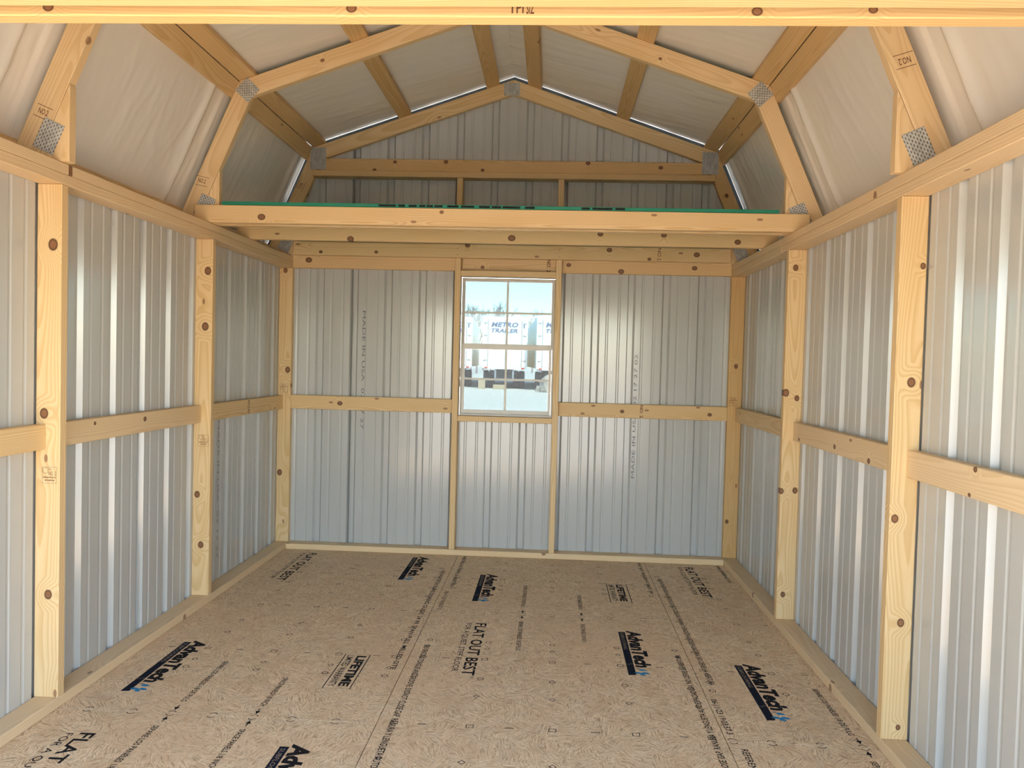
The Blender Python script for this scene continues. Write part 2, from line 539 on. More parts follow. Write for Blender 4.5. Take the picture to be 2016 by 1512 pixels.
# printing on the floor panels: everything reads towards the door (-y) with letter tops towards +x
TZ = 0.012
RD, RU = (0, -1, 0), (1, 0, 0)
def logo(key, x0, y0):
    p = PANELS[key]
    text('logo_print', p, 'AdvanTech', (x0 + 1.45, y0, TZ), RD, RU, 17.6, 2.75, INK, bold=0.05, shear=0.12, spacing=0.97)
    text('logo_print', p, '®', (x0 + 1.45, y0 - 17.9, TZ), RD, RU, 0.7, 0.7, INK)
    vs = [(x0, y0 - 0.8, TZ), (x0 + 1.25, y0 - 0.8, TZ), (x0 + 1.25, y0 - 20.8, TZ), (x0, y0 - 21.0, TZ)]
    from_py('logo_banner_print', vs, [(0, 1, 2, 3)], NAVY, p)
    text('logo_banner_print', p, 'SUBFLOORING', (x0 + 0.3, y0 - 1.3, TZ + 0.008), RD, RU, 8.4, 0.62, PALEINK)
    vs, fs = [], []
    ring(vs, fs, [(x0 + 0.05, y0 - 16.5), (x0 + 0.6, y0 - 16.5), (x0 + 0.65, y0 - 16.2), (x0 + 1.2, y0 - 16.2)], 0.09, TZ + 0.008, False)
    from_py('logo_banner_print', vs, fs, PALEINK, p)
    vs, fs = [], []
    for cx, cy, l, a in ((1.75, -20.0, 1.5, -0.2), (2.6, -18.7, 1.25, -0.25), (3.0, -20.0, 1.25, -0.3), (2.4, -20.6, 0.9, -0.5)):
        b = len(vs)
        for k in range(12):
            th = 2 * math.pi * k / 12
            ex, ey = l * 0.55 * math.cos(th), 0.33 * math.sin(th) * (1.0 - 0.5 * math.cos(th))
            vs.append((x0 + cx + ex * math.cos(a) - ey * math.sin(a), y0 + cy + ex * math.sin(a) + ey * math.cos(a), TZ))
        fs.append(tuple(range(b, b + 12)))
    from_py('logo_leaf_print', vs, fs, BLUEINK, p)
for a in (('L0', -51.1, -69.2), ('L0', -22.2, -6.2), ('C0', -3.8, -19.6), ('C1', 25.4, -54.6), ('R0', 43.7, -68.6), ('L1', -22.1, -103.0)):
    logo(*a)
def slogan(key, x0, y0):
    p = PANELS[key]
    text('slogan_print', p, 'FLAT OUT BEST', (x0 + 1.95, y0, TZ), RD, RU, 24.6, 2.15, INK, bold=0.018)
    text('slogan_print', p, 'FOR A QUIET, STIFF FLOOR', (x0, y0 - 0.3, TZ), RD, RU, 23.0, 1.25, INK, bold=0.004)
    text('slogan_print', p, 'TM', (x0 + 3.4, y0 - 24.9, TZ), RD, RU, 0.9, 0.6, INK)
for a in (('C1', -3.6, -54.0), ('L1', -51.1, -102.9), ('L0', -51.1, -6.6), ('R0', 44.0, -6.4)):
    slogan(*a)
def warranty(key, x0, x1, y0, y1):
    p = PANELS[key]
    vs, fs = [], []
    ring(vs, fs, [(x0, y0), (x1, y0), (x1, y1), (x0, y1)], 0.17, TZ)
    from_py('warranty_print', vs, fs, INK, p)
    text('warranty_print', p, 'LIFETIME', (x0 + 2.1, y0 - 0.5, TZ), RD, RU, 12.2, 1.6, INK, bold=0.045)
    text('warranty_print', p, 'LIMITED WARRANTY', (x0 + 0.45, y0 - 0.5, TZ), RD, RU, 12.4, 1.15, INK, bold=0.012)
warranty('L0', -22.0, -17.8, -72.2, -85.8)
warranty('C0', 25.4, 29.9, -23.7, -37.6)
def fine(key, s, x, y0, y1, h=1.0, flip=False, bold=0.014):
    if flip:
        text('fine_print', PANELS[key], s, (x + h / 2, y0, TZ), (0, 1, 0), (-1, 0, 0), abs(y1 - y0), h, INK, bold=bold)
    else:
        text('fine_print', PANELS[key], s, (x - h / 2, y0, TZ), RD, RU, abs(y1 - y0), h, INK, bold=bold)
ES = 'SEPARE LOS PANELES 1/8 DE PULG'
EN = 'SPACE PANELS 1/8 INCH'
TG = 'SELF-SPACING TONGUE AND GROOVE. DO NOT CLOSE GAP. RANURA Y LENGUETA AUTOESPACIADORA. NO CIERRE LA ABERTURA.'
fine('L0', ES, -40.4, -77.5, -92.6, 0.85); fine('L1', ES, -40.4, -100.0, -115.5, 0.85)
fine('L0', EN, -28.6, -82.9, -92.8, 0.85); fine('L1', EN, -28.6, -99.8, -110.0, 0.85)
fine('C0', ES, 7.05, -27.8, -42.8, 0.85); fine('C1', ES, 7.0, -52.0, -67.2, 0.85)
fine('C0', EN, 18.85, -33.5, -43.0, 0.85); fine('C1', EN, 18.85, -52.0, -61.5, 0.85)
fine('R0', ES, 54.3, -77.7, -93.0, 0.85); fine('R1', ES, 54.3, -99.9, -115.0, 0.85)
fine('R0', ES, 54.7, -3.9, -19.2, 0.85)
fine('C1', TG, -9.0, -66.2, -127.0)
fine('C0', 'ABERTURA. NO CIERRE LA ABERTURA.', -9.3, -4.0, -31.0, 0.9)
fine('C0', '06-11-23 19:03:57 3', -9.8, -34.5, -46.8, 0.9)
fine('L0', 'ADVANTECH SUBFLOORING GUIDE. 24 IN. SPAN FULL MILLED-SITE', -12.9, -18.0, -77.7, 0.9)
fine('R0', TG, 38.35, -17.9, -78.2, 0.95)
fine('R0', '06-11-23 19:03:57 3', 37.4, -83.3, -94.4, 0.95)
fine('R1', 'REFERENCE DIRECTIONS', 38.3, -98.4, -113.0, 0.95)
fine('C1', 'DO NOT CLOSE GAP. RANURA Y LENGUETA AUTOESPACIADORA. NO CIERRE LA ABERTURA.', 34.75, -109.0, -65.8, 0.95, flip=True)
fine('C0', 'NO CIERRE LA ABERTURA. 24 IN. SPAN', 35.0, -30.0, -4.0, 0.85, flip=True)

def marks(key, cols, dashes, org, y0, y1, brackets=()):
    vs, fs = [], []
    w = 0.16
    def in_(y): return y1 + 1 < y < y0 - 1
    for n in range(-8, 9):
        for x in cols:
            ys = org + 24 * n
            if n and in_(ys):
                ring(vs, fs, [(x - .48, ys - .42), (x + .48, ys - .42), (x + .48, ys + .42), (x - .48, ys + .42)], w, TZ)
            yc = org + 16 * n
            if n and in_(yc) and n % 3:
                ring(vs, fs, [(x + .48 * math.cos(k * math.pi / 5), yc + .45 * math.sin(k * math.pi / 5)) for k in range(10)], w * .85, TZ)
            yd = org + 19.2 * n
            if n and in_(yd) and n % 5:
                ring(vs, fs, [(x - .45, yd), (x, yd - .48), (x + .45, yd), (x, yd + .48)], w, TZ)
        for x in dashes:
            ys = org + 24 * n
            if n and in_(ys):
                b = len(vs)
                vs += [(x - .62, ys - .09, TZ), (x + .62, ys - .09, TZ), (x + .62, ys + .09, TZ), (x - .62, ys + .09, TZ)]
                fs.append((b, b + 1, b + 2, b + 3))
    for x, s, yb in brackets:
        ring(vs, fs, [(x + .6 * math.cos(a * math.pi / 8), yb + s * (0.15 + .55 * math.sin(a * math.pi / 8))) for a in range(1, 8)], .13, TZ, False)
    for x, s, yb in brackets:
        if abs(x - round(x, 0)) > -1 and x in ARROWS:
            ring(vs, fs, [(x, yb + s * 1.0), (x, yb + s * 2.6)], .16, TZ, False)
            b = len(vs)
            vs.extend([(x - .4, yb + s * 1.9, TZ), (x + .4, yb + s * 1.9, TZ), (x, yb + s * 1.05, TZ)])
            fs.append((b, b + 1, b + 2))
    o = from_py('nail_guide_print', vs, fs, INK, PANELS[key])
    return o
ARROWS = (-40.3, -28.6, 7.05, 18.85, 54.6)
LC, LD = (-45.9, -34.4, -23.2, -13.6), (-52.2, -40.3, -28.6, -16.7)
CC, CD = (-8.9, 1.6, 13.0, 24.4, 34.6), (-5.0, 7.05, 18.85, 30.9)
RC, RDH = (37.9, 49.1), (42.5, 54.6)
lb = [(x, 1, -96.3) for x in LC[:3] + LD[:3]] + [(-17.0, 1, -96.3)]
marks('L0', LC, LD, -96.3, 0, -96.3, lb)
marks('L1', LC, LD, -96.3, -96.3, -140, [(x, -1, y) for x, s, y in lb])
cb = [(x, 1, -47.8) for x in CC[1:4] + CD]
marks('C0', CC, CD, -47.8, 0, -47.8, cb)
marks('C1', CC, CD, -47.8, -47.8, -143, [(x, -1, y) for x, s, y in cb])
rb = [(x, 1, -96.3) for x in (37.3, 42.5, 49.0, 54.6)]
marks('R0', RC, RDH, -96.3, 0, -96.3, rb)
marks('R1', RC, RDH, -96.3, -96.3, -140, [(x, -1, y) for x, s, y in rb])

# ------------------------------------------------------------------ setting: ribbed steel walls
UPS = 0.342                       # slope of the upper roof
def roof_z(x):                    # underside of the purlins = top of the rafters
    x = abs(x)
    return 122.2 - UPS * x if x <= 51.8 else 104.45 - (x - 51.8) / 0.435
def profile(u0, u1, org):
    """(u, depth outwards) of a sheet with 9-inch major ribs centred on org"""
    pts = [(u0, 0.0)]
    k = math.floor((u0 - org) / 9.0) - 1
    while org + 9 * k < u1 + 9:
        c = org + 9 * k
        for du, d in ((-1.1, 0), (-0.62, .72), (.62, .72), (1.1, 0), (2.62, 0), (2.86, .11), (3.14, .11), (3.38, 0), (5.62, 0), (5.86, .11), (6.14, .11), (6.38, 0)):
            if u0 < c + du < u1:
                pts.append((c + du, d))
        k += 1
    pts.append((u1, 0.0))
    return sorted(pts)
def sheet(name, parent, place, u0, u1, org, zb, zt, hole=None, back=0.0, breaks=()):
    """one ribbed sheet; place(u, depth, z) -> world; zt may be a function of u"""
    pts = profile(u0, u1, org)
    def ins(u):
        for i in range(len(pts) - 1):
            (a, da), (b, db) = pts[i], pts[i + 1]
            if a + 1e-4 < u < b - 1e-4:
                pts.insert(i + 1, (u, da + (db - da) * (u - a) / (b - a)))
                return
    for u in list(breaks) + ([hole[0], hole[1]] if hole else []):
        ins(u)
    ztf = zt if callable(zt) else (lambda u: zt)
    vs, fs = [], []
    def quad(a, b, z0a, z0b, z1a, z1b):
        base = len(vs)
        vs.extend([place(a[0], a[1] + back, z0a), place(b[0], b[1] + back, z0b), place(b[0], b[1] + back, z1b), place(a[0], a[1] + back, z1a)])
        fs.append((base, base + 1, base + 2, base + 3))
    for a, b in zip(pts, pts[1:]):
        mid = (a[0] + b[0]) / 2
        ta, tb = ztf(a[0]), ztf(b[0])
        if hole and hole[0] < mid < hole[1]:
            quad(a, b, zb, zb, hole[2], hole[2])
            quad(a, b, hole[3], hole[3], ta, tb)
        else:
            quad(a, b, zb, zb, ta, tb)
    o = from_py(name, vs, fs, METAL, parent)
    return o
def wall(name, label):
    w = empty(name)
    return tag(w, label, kind='structure')
wl = wall('wall_left', 'ribbed pale grey steel cladding of the left wall')
wr = wall('wall_right', 'ribbed pale grey steel cladding of the right wall')
wb = wall('wall_back', 'ribbed pale grey steel cladding around the window')
wf = wall('wall_front', 'ribbed pale grey steel cladding beside the doorway')
WIN = (-12.3, 11.95, 36.0, 72.0)
plL = lambda u, d, z: (-60 - d, u, z)
plR = lambda u, d, z: (60 + d, u, z)
plB = lambda u, d, z: (u, d, z)
plF = lambda u, d, z: (u, -192 - d, z)
def sheets(parent, place, u0, u1, laps, org, zb, zt, hole=None, breaks=()):
    edges = [u0] + [l for l in laps if u0 < l < u1] + [u1]
    out = []
    for i, (a, b) in enumerate(zip(edges, edges[1:])):
        h = hole if hole and not (hole[1] <= a or hole[0] >= b) else None
        if h:
            h = (max(h[0], a - 0.5), min(h[1], b + 0.5), h[2], h[3])
        out.append(sheet('metal_panel', parent, place, a - (0 if i == 0 else 0.35), b, org, zb, zt, h, back=0.03 if i % 2 else 0.0, breaks=[x for x in breaks if a < x < b]))
    return out
LW = sheets(wl, plL, -192, 0, [-177.5, -141.5, -105.5, -69.4, -33.4], -86.9, -9, 76.3)
RW = sheets(wr, plR, -192, 0, [-160.0, -124.0, -88.0, -51.9, -15.9], -51.2, -9, 76.3)
BW = sheets(wb, plB, -60.6, 60.6, [-40.0 - 0.9, -4.5 - 0.9, 31.5 - 0.9], -4.5, -9, lambda u: min(roof_z(u) - 0.2, roof_z(u) - 0.2) if abs(u) < 60.7 else 76, WIN, breaks=(-51.8, 0, 51.8))
DOOR = (-55, 55, -8.9, 74.0)  # unseen doorway, made wider to let more daylight in
FW = sheets(wf, plF, -60.6, 60.6, [-36, 0, 36], -4.5, -9, lambda u: roof_z(u) + 1.2, DOOR, breaks=(-51.8, 0, 51.8))
# faint maker's printing on the sheets
text('panel_print', BW[1], 'MADE IN USA  02 17 27', (-38.2, 62.6 and -0.02, 62.6), (0, 0, -1), (1, 0, 0), 31.0, 0.8, METALINK)
text('panel_print', BW[3], 'MADE IN USA  02 17 27 02', (33.6, -0.02, 21.0), (0, 0, 1), (-1, 0, 0), 32.0, 0.8, METALINK)
text('panel_print', LW[4], 'MADE IN USA  02 17 27', (-59.95, -37.6, 36.0), (0, 0, -1), (0, 1, 0), 30.0, 0.8, METALINK)

# ------------------------------------------------------------------ wall framing
def stamp(parent, c, dx, dy, w=2.05, box_=True):
    """grade stamp centred on c"""
    dx, dy = Vector(dx), Vector(dy)
    n = dx.cross(dy)
    c = Vector(c) + n * 0.012
    h = w * 1.1
    if box_:
        m4 = Matrix((dx, dy, n)).transposed().to_4x4()
        m4.translation = c * IN
        vs, fs = [], []
        ring(vs, fs, [(-w / 2, -h / 2), (w / 2, -h / 2), (w / 2, h / 2), (-w / 2, h / 2)], 0.05, 0)
        ring(vs, fs, [(-w * .46, h * .44), (-w * .1, h * .44), (-w * .1, h * .18), (-w * .28, h * .1), (-w * .46, h * .18)], 0.05, 0)
        for i, (ww, yy) in enumerate(((.9, -.14), (.62, -.32))):
            k = -ww / 2
            while k < ww / 2 - .04:
                l = random.uniform(.03, .08)
                b = len(vs)
                vs += [(k * w, yy * h - .09, 0), ((k + l) * w, yy * h - .09, 0), ((k + l) * w, yy * h + .09, 0), (k * w, yy * h + .09, 0)]
                fs.append((b, b + 1, b + 2, b + 3))
                k += l + .025
        from_py('grade_stamp', vs, fs, STAMP, parent, m4)
        text('grade_stamp', parent, 'NO. 2', c - dx * w * .06 + dy * h * (-.02), dx, dy, w * .52, h * .25, STAMP)
        text('grade_stamp', parent, 'MILL', c - dx * w * .06 + dy * h * .32, dx, dy, w * .25, h * .1, STAMP)
    else:
        text('grade_stamp', parent, 'NO.2', c - dx * w * .3 - dy * h * .1, dx, dy, w * .6, h * .3, STAMP, bold=.01)
        m4 = Matrix((dx, dy, n)).transposed().to_4x4()
        m4.translation = c * IN
        vs, fs = [], []
        for yy in (.34, -.28):
            b = len(vs)
            vs += [(-w * .5, yy * h - .04, 0), (w * .5, yy * h - .04, 0), (w * .5, yy * h + .04, 0), (-w * .5, yy * h + .04, 0)]
            fs.append((b, b + 1, b + 2, b + 3))
        from_py('grade_stamp', vs, fs, STAMP, parent, m4)

ZP, ZT = 73.27, 76.27
fl_ = empty('wall_frame', (-58, -96, 0))
tag(fl_, 'pale pine stud frame along the left wall', 'wall frame', 'wall frames of the shed')
box('bottom_plate', fl_, (-60, -56.5), (-192, 0), (0, 1.5), tone=-0.7, eps=0.02)
box('top_plate', fl_, (-60, -56.5), (-192, -12.2), (ZP, ZP + 1.5), tone=-0.6, eps=0.03)
box('top_plate', fl_, (-60, -56.5), (-12.15, 0), (ZP, ZP + 1.5), tone=-0.4, eps=0.03)
box('top_plate', fl_, (-60, -56.5), (-192, 0), (ZP + 1.5, ZT), tone=-0.6, eps=0.03, knots=[(-56.5, -94.7, 75.9, .3)])
KL = {-96.6: [(-57.7, -96, 64.9, .62), (-58.8, -96, 41.5, .55), (-58.0, -96, 16.1, .5)],
      -48.9: [(-57.5, -48, 66.9, .6), (-57.9, -48, 55.8, .62), (-59.1, -48, 22.0, .5), (-58.2, -48, 11.8, .5)],
      -1.5: [(-57.4, -1, 46.7, .6), (-59.1, -1, 19.7, .6), (-58.4, -1, 72.6, .5)]}
for y in (-192, -144.5, -96.6, -48.9, -1.5):
    s = box('stud', fl_, (-60, -56.5), (y, y + 1.5), (1.5, ZP), knots=KL.get(y, ()), tone=0.16 if y > -100 else 0, eps=0.01)
    if y == -96.6: stamp(s, (-57.95, y, 32.9), (1, 0, 0), (0, 0, 1))
    if y == -48.9: stamp(s, (-57.9, y, 32.9), (1, 0, 0), (0, 0, 1))
    if y == -1.5: stamp(s, (-58.3, y, 41.9), (-1, 0, 0), (0, 0, -1))
GL = {0: [(-58.5, -85, 39.2, .25), (-58.5, -70.3, 38.8, .38)]}
for i, (a, b) in enumerate(((-95.1, -48.9), (-47.4, -1.5), (-143, -96.6), (-190.5, -144.5))):
    g = box('girt', fl_, (-60, -58.5), (a, b), (36.5, 40.0), knots=GL.get(i, ()), tone=-0.5 if i == 0 else 0.1, eps=0.02)
    if i == 1:
        text('grade_stamp', g, 'NO.2 KD', (-58.48, -25.0, 40.0 - .2), (0, 0, -1), (0, 1, 0), 3.1, 1.2, STAMP, bold=.02)

fr_ = empty('wall_frame', (58, -96, 0))
tag(fr_, 'pale pine stud frame along the right wall', 'wall frame', 'wall frames of the shed')
box('bottom_plate', fr_, (56.5, 60), (-192, 0), (0, 1.5), tone=-0.7, eps=0.02)
for a, b in ((-192, -43.85), (-43.8, -22.65), (-22.6, 0)):
    box('top_plate', fr_, (56.5, 60), (a, b), (ZP, ZP + 1.5), tone=-0.6, eps=0.03)
for a, b in ((-192, -42.95), (-42.9, 0)):
    box('top_plate', fr_, (56.5, 60), (a, b), (ZP + 1.5, ZT), tone=-0.6, eps=0.03)
KR = {-96.8: [(58.6, -96, 49.0, .48), (57.2, -96, 31.0, .42), (58.5, -96, 17.2, .42), (59.5, -96, 64.2, .32), (58.7, -96, 3.2, .28)],
      -48.7: [(57.9, -48, 69.8, .45), (56.9, -48, 45.7, .55), (59.0, -48, 44.7, .42), (56.7, -48, 26.6, .42), (59.3, -48, 26.8, .45), (57.7, -48, 6.4, .4)],
      -1.5: [(58.3, -1, 50.6, .45), (57.3, -1, 10.9, .4)]}
for y in (-192, -144.5, -96.8, -48.7, -1.5):
    s = box('stud', fr_, (56.5, 60), (y, y + 1.5), (1.5, ZP), knots=KR.get(y, ()), tone=0.85 if y == -1.5 else (0.0 if y < -90 else 0.05), eps=0.01)
    if y == -1.5: stamp(s, (57.9, y, 41.6), (-1, 0, 0), (0, 0, -1))
GR = {0: [(58.5, -70.7, 37.7, .38), (58.5, -84.5, 37.1, .38), (58.5, -52.4, 37.1, .3)], 2: [(58.5, -113, 39.8, .3), (58.5, -112, 36.8, .22)]}
for i, (a, b) in enumerate(((-95.3, -48.7), (-47.2, -1.5), (-143, -96.8), (-190.5, -144.5))):
    box('girt', fr_, (58.5, 60), (a, b), (36.5, 40.1), knots=GR.get(i, ()), tone=-0.6 if i in (0, 2) else -0.3, eps=0.02)

fb_ = empty('wall_frame', (0, -2, 0))
tag(fb_, 'honey pine stud frame around the window on the back wall', 'wall frame', 'wall frames of the shed')
box('bottom_plate', fb_, (-56.5, 56.5), (-3.5, 0), (0, 1.5), tone=-0.35, eps=0.04)
for x, tn in ((-13.0, 0.25), (12.75, 0.1)):
    box('stud', fb_, (x - .75, x + .75), (-3.5, 0), (1.5, 96.7), tone=tn, eps=0.01)
gb = [box('girt', fb_, (-56.5, -13.75), (-1.5, 0), (36.6, 40.2), tone=0.25, eps=0.02, knots=[(-43.4, -1.5, 38.3, .5)]),
      box('girt', fb_, (13.5, 56.5), (-1.5, 0), (36.6, 40.2), tone=0.25, eps=0.02, knots=[(29.9, -1.5, 38.3, .4), (52.1, -1.5, 38.1, .4)])]
text('grade_stamp', gb[1], 'NO. 2', (34.4, -1.53, 40.0), (0, 0, -1), (1, 0, 0), 3.2, 0.8, STAMP, bold=.015)
for a, b, kn in ((-56.5, -13.75, [(-52.3, -1.5, 75.4, .62)]), (-12.25, 12.0, [(-6.9, -1.5, 74.4, .35)]), (13.5, 56.5, [(15.2, -1.5, 75.4, .45), (28.6, -1.5, 74.0, .55), (47.1, -1.5, 75.2, .5)])):
    h = box('top_girt', fb_, (a, b), (-1.5, 0), (73.35, 76.85), tone=0.3, eps=0.02, knots=kn)
    if a == -12.25:
        text('grade_stamp', h, 'NO. 2', (9.6, -1.53, 76.6), (0, 0, -1), (1, 0, 0), 3.1, 1.0, STAMP, bold=.015)
box('window_header', fb_, (-12.25, 12.0), (-3.5, 0), (71.85, 73.35), tone=0.1, eps=0.02)
box('window_sill', fb_, (-12.25, 12.0), (-3.5, 0), (34.7, 36.15), tone=0.2, eps=0.02)
box('gable_plate', fb_, (-51.2, 51.2), (-3.5, 0), (96.75, 98.25), tone=0.45, eps=0.02)

# ------------------------------------------------------------------ roof trusses
def clamp_pt(p): return p
Ko, Ki = (-51.8, 104.45), (-49.25, 101.5)
def mir(pts, s): return [(s * -p[0], p[1]) for p in pts] if s > 0 else pts
def truss(y, label, back=False, stampL=False, stampR=False, low=True):
    t = empty('roof_truss', (0, y, 76.27))
    tag(t, label, 'roof truss', 'gambrel roof trusses')
    y0, y1 = y, y + 1.5
    for s in (-1, 1):
        up_ = mir([(-0.03, 122.2), (-0.03, 118.55), Ki, Ko], s)
        kn = []
        if s < 0 and y == -48.9: kn = [(-35.1, y, 108.6, .3), (-12.9, y, 113.6, .25)]
        if s > 0 and y == -48.9: kn = [(30.8, y, 109.3, .25)]
        poly_board('upper_rafter', t, up_, (-s, UPS), y0, y1, tone=-0.15 if not back else 0.0, knots=kn)
        K0 = (Ko[0] - .03, Ko[1] - .05); K1 = (Ki[0] - .03, Ki[1] - .05)
        kn = []
        if back and s > 0: kn = [(54.5, y, 93.6, .4)]
        lr = poly_board('lower_rafter', t, mir([K0, K1, (-60.22, 76.3), (-64.05, 76.3)], s), (-s * 0.435, 1), y0, y1, tone=0.1 if back and s < 0 else (0.55 if back else -0.25), knots=kn)
        xi = -49.25 - .435 * (101.5 - 86.9) - .02
        poly_board('heel_block', t, mir([(-60.17, 76.3), (-55.45, 76.3), (-55.45, 86.6), (xi + .1, 86.9)], s), (0, 1), y0, y1, tone=-0.1)
        def plate(c, w, h, a):
            pm = Matrix.Translation(Vector((c[0], y0 - 0.05, c[1])) * IN) @ Matrix.Rotation(a, 4, 'Y') @ Matrix.Rotation(math.radians(90), 4, 'X')
            bm = bmesh.new()
            bm_box(bm, (-w / 2, -h / 2, -.04), (w / 2, h / 2, .04), 0.02)
            from_bm('gusset_plate', bm, PLATE, t, pm)
        if back:
            plate((s * 50.3 - (.15 if s > 0 else 0), 101.65), 4.1, 5.6, 0)
        else:
            plate((s * 50.0, 102.7), 3.55, 3.55, math.radians(s * 47))
        plate((s * 58.35, 79.7), 3.1, 4.3, math.radians(-s * 24))
        if y == -96.7 and s < 0:
            stamp(lr, (-59.2, y0, 82.9), (.92, 0, -.39), (.39, 0, .92), 2.4, False)
        if y == -48.9 and s < 0:
            stamp(lr, (-59.0, y0, 84.6), (.97, 0, -.22), (.22, 0, .97), 2.6, False)
        if y == -96.7 and s > 0:
            stamp(lr, (56.1, y0, 90.8), (-.95, 0, -.30), (.30, 0, -.95), 2.6, False)
        if back and s < 0:
            stamp(lr, (-54.9, y0, 94.6), (-.42, 0, -.91), (.91, 0, -.42), 2.6, False)
    pm = Matrix.Translation(Vector((-.45 if back else 0, y0 - 0.05, 119.8)) * IN) @ Matrix.Rotation(math.radians(90), 4, 'X')
    bm = bmesh.new()
    bm_box(bm, (-2.05, -1.6, -.04), (2.05, 1.6, .04), 0.02)
    from_bm('gusset_plate', bm, PLATE, t, pm)
    if back:
        box('tie_beam', t, (-49.6, 49.6), (y0 + .02, y1), (98.35, 101.75), tone=0.5, knots=[(-30.2, y0, 101.0, .35), (-17, y0, 101.2, .42), (19.4, y0, 101.3, .42), (37.8, y0, 100.4, .42), (-35.5, y0, 98.9, .35), (-7.5, y0, 99.2, .35)])
    return t
truss(-1.5, 'gambrel roof truss with a tie beam against the back gable', back=True)
truss(-48.9, 'gambrel roof truss rising from the front edge of the loft')
truss(-96.7, 'gambrel roof truss nearest the door, heels behind the top plates')
truss(-143.2, 'gambrel roof truss standing over the beam across the top of view')

# ------------------------------------------------------------------ lofts
lf = empty('storage_loft', (0, -25, 76.27))
tag(lf, 'pine storage loft with a green deck edge above the window', 'loft', 'storage lofts')
J = 76.3
def joist(par, y, kn=(), tone=0.1, h=3.45, x=59.7):
    return box('joist', par, (-x, x), (y, y + 1.5), (J, J + h), knots=kn, tone=tone, bev=0.1)
joist(lf, -50.45, [(-46.2, -50.4, 77.5, .55), (-10.6, -50.4, 79.0, .3)], 0.12)
joist(lf, -47.35, [], 0.0)
joist(lf, -29.8, [(2.0, -29.8, 77.5, .6), (51.1, -29.8, 77.5, .5), (-33.9, -29.8, 76.7, .55), (21.4, -29.8, 78.7, .45), (35.2, -29.8, 78.7, .45)], 0.3)
j3 = joist(lf, -5.05, [(-33.8, -5, 77.3, .35), (25.2, -5, 78.9, .5), (46.9, -5, 78.1, .55), (-10.5, -5, 79.4, .45), (-48.1, -5, 77.1, .35), (35.2, -5, 76.8, .35)], 0.4, x=55.3)
text('grade_stamp', j3, 'NO.2', (37.2, -5.08, 79.5), (0, 0, -1), (1, 0, 0), 3.0, .9, STAMP)
for x in (-13.0, 12.75):
    for z in (77.0, 78.6):
        bm = bmesh.new()
        bmesh.ops.create_circle(bm, cap_ends=True, segments=8, radius=.11 * IN)
        from_bm('nail_head', bm, DARKSTEEL, j3, Matrix.Translation(Vector((x, -5.07, z)) * IN) @ Matrix.Rotation(math.radians(90), 4, 'X'))
dk = box('deck', lf, (-54.2, 53.9), (-50.45, -5.1 + 1.4), (J + 3.5, J + 4.15), GREEN, bev=0.03)
x = -23.0
for ln, gp in ((3.4, .5), (1.3, .7), (1.6, .5), (1.2, .25), (1.2, .3), (1.6, .9), (2.2, .5), (2.6, .9), (2.1, .4), (1.8, .3), (3.4, .9), (1.9, 9.0), (1.6, .5), (3.8, .6), (1.8, 1)):
    from_py('edge_print', [(x, -50.48, J + 3.62), (x + ln, -50.48, J + 3.62), (x + ln, -50.48, J + 4.02), (x, -50.48, J + 4.02)], [(0, 1, 2, 3)], INK, dk)
    x += ln + gp
lf2 = empty('storage_loft', (0, -168, 76.27))
tag(lf2, 'pine loft beam crossing the top of the view by the door', 'loft', 'storage lofts')
jf = joist(lf2, -141.7, [(-28.2, -141.7, 76.95, .32), (-4.4, -141.7, 76.9, .3), (26.0, -141.7, 76.75, .3), (34.4, -141.7, 76.9, .25)], 0.6)  # orange glow bounced between the joists is put into this tone
joist(lf2, -144.75, [], 0.2)
joist(lf2, -166.5); joist(lf2, -188.0, x=59)
box('deck', lf2, (-54.2, 53.9), (-187, -143.3), (J + 3.5, J + 4.15), GREEN, bev=0.03)
text('grade_stamp', jf, 'TPI', (7.6, -141.72, 76.55), (1, 0, 0), (0, 0, 1), 1.1, .8, STAMP, bold=.015)
text('grade_stamp', jf, 'SIZ', (8.9, -141.72, 76.5), (1, 0, 0), (0, 0, 1), .6, .8, STAMP, bold=.015)

# ------------------------------------------------------------------ purlins and roof
un = Vector((-UPS, 0, 1)).normalized()          # outward normal of the right-hand upper slope is (+UPS,0,1)
def purlin(xa, s, label, slope='up', tone=0.5):
    """2x4 lying flat on the rafters; xa = |x| (upper) or z (lower) of its centre"""
    if slope == 'up':
        d = Vector((s, 0, -UPS)).normalized(); n = Vector((s * UPS, 0, 1)).normalized()
        c = Vector((s * xa, 0, 122.2 - UPS * xa))
    else:
        d = Vector((s * .435, 0, -1)).normalized(); n = Vector((s, 0, .435)).normalized()
        c = Vector((s * (51.8 + .435 * (104.45 - xa)), 0, xa))
    c = c + n * 0.77
    m4 = Matrix((Vector((0, 1, 0)), d, Vector((0, 1, 0)).cross(d))).transposed().to_4x4()
    m4.translation = Vector((c.x, -95.6, c.z)) * IN
    o = bpy.data.objects.new('roof_purlin', box_mesh(191.4, 3.5, 1.48, WOOD, 0.09))
    link(o, None, m4)
    o['tone'] = tone
    return tag(o, label, 'purlin', 'roof purlins')
for s, side in ((-1, 'left'), (1, 'right')):
    purlin(5.2, s, 'flat pine purlin just %s of the roof ridge' % side)
    purlin(27.8, s, 'flat pine purlin halfway up the %s upper roof slope' % side)
    purlin(50.13, s, 'flat pine purlin on the upper side of the %s roof bend' % side)
    purlin(102.86, s, 'flat pine purlin on the lower side of the %s roof bend' % side, 'low', 0.3)
    purlin(77.5, s, 'flat pine purlin at the %s eave behind the top plate' % side, 'low', 0.3)

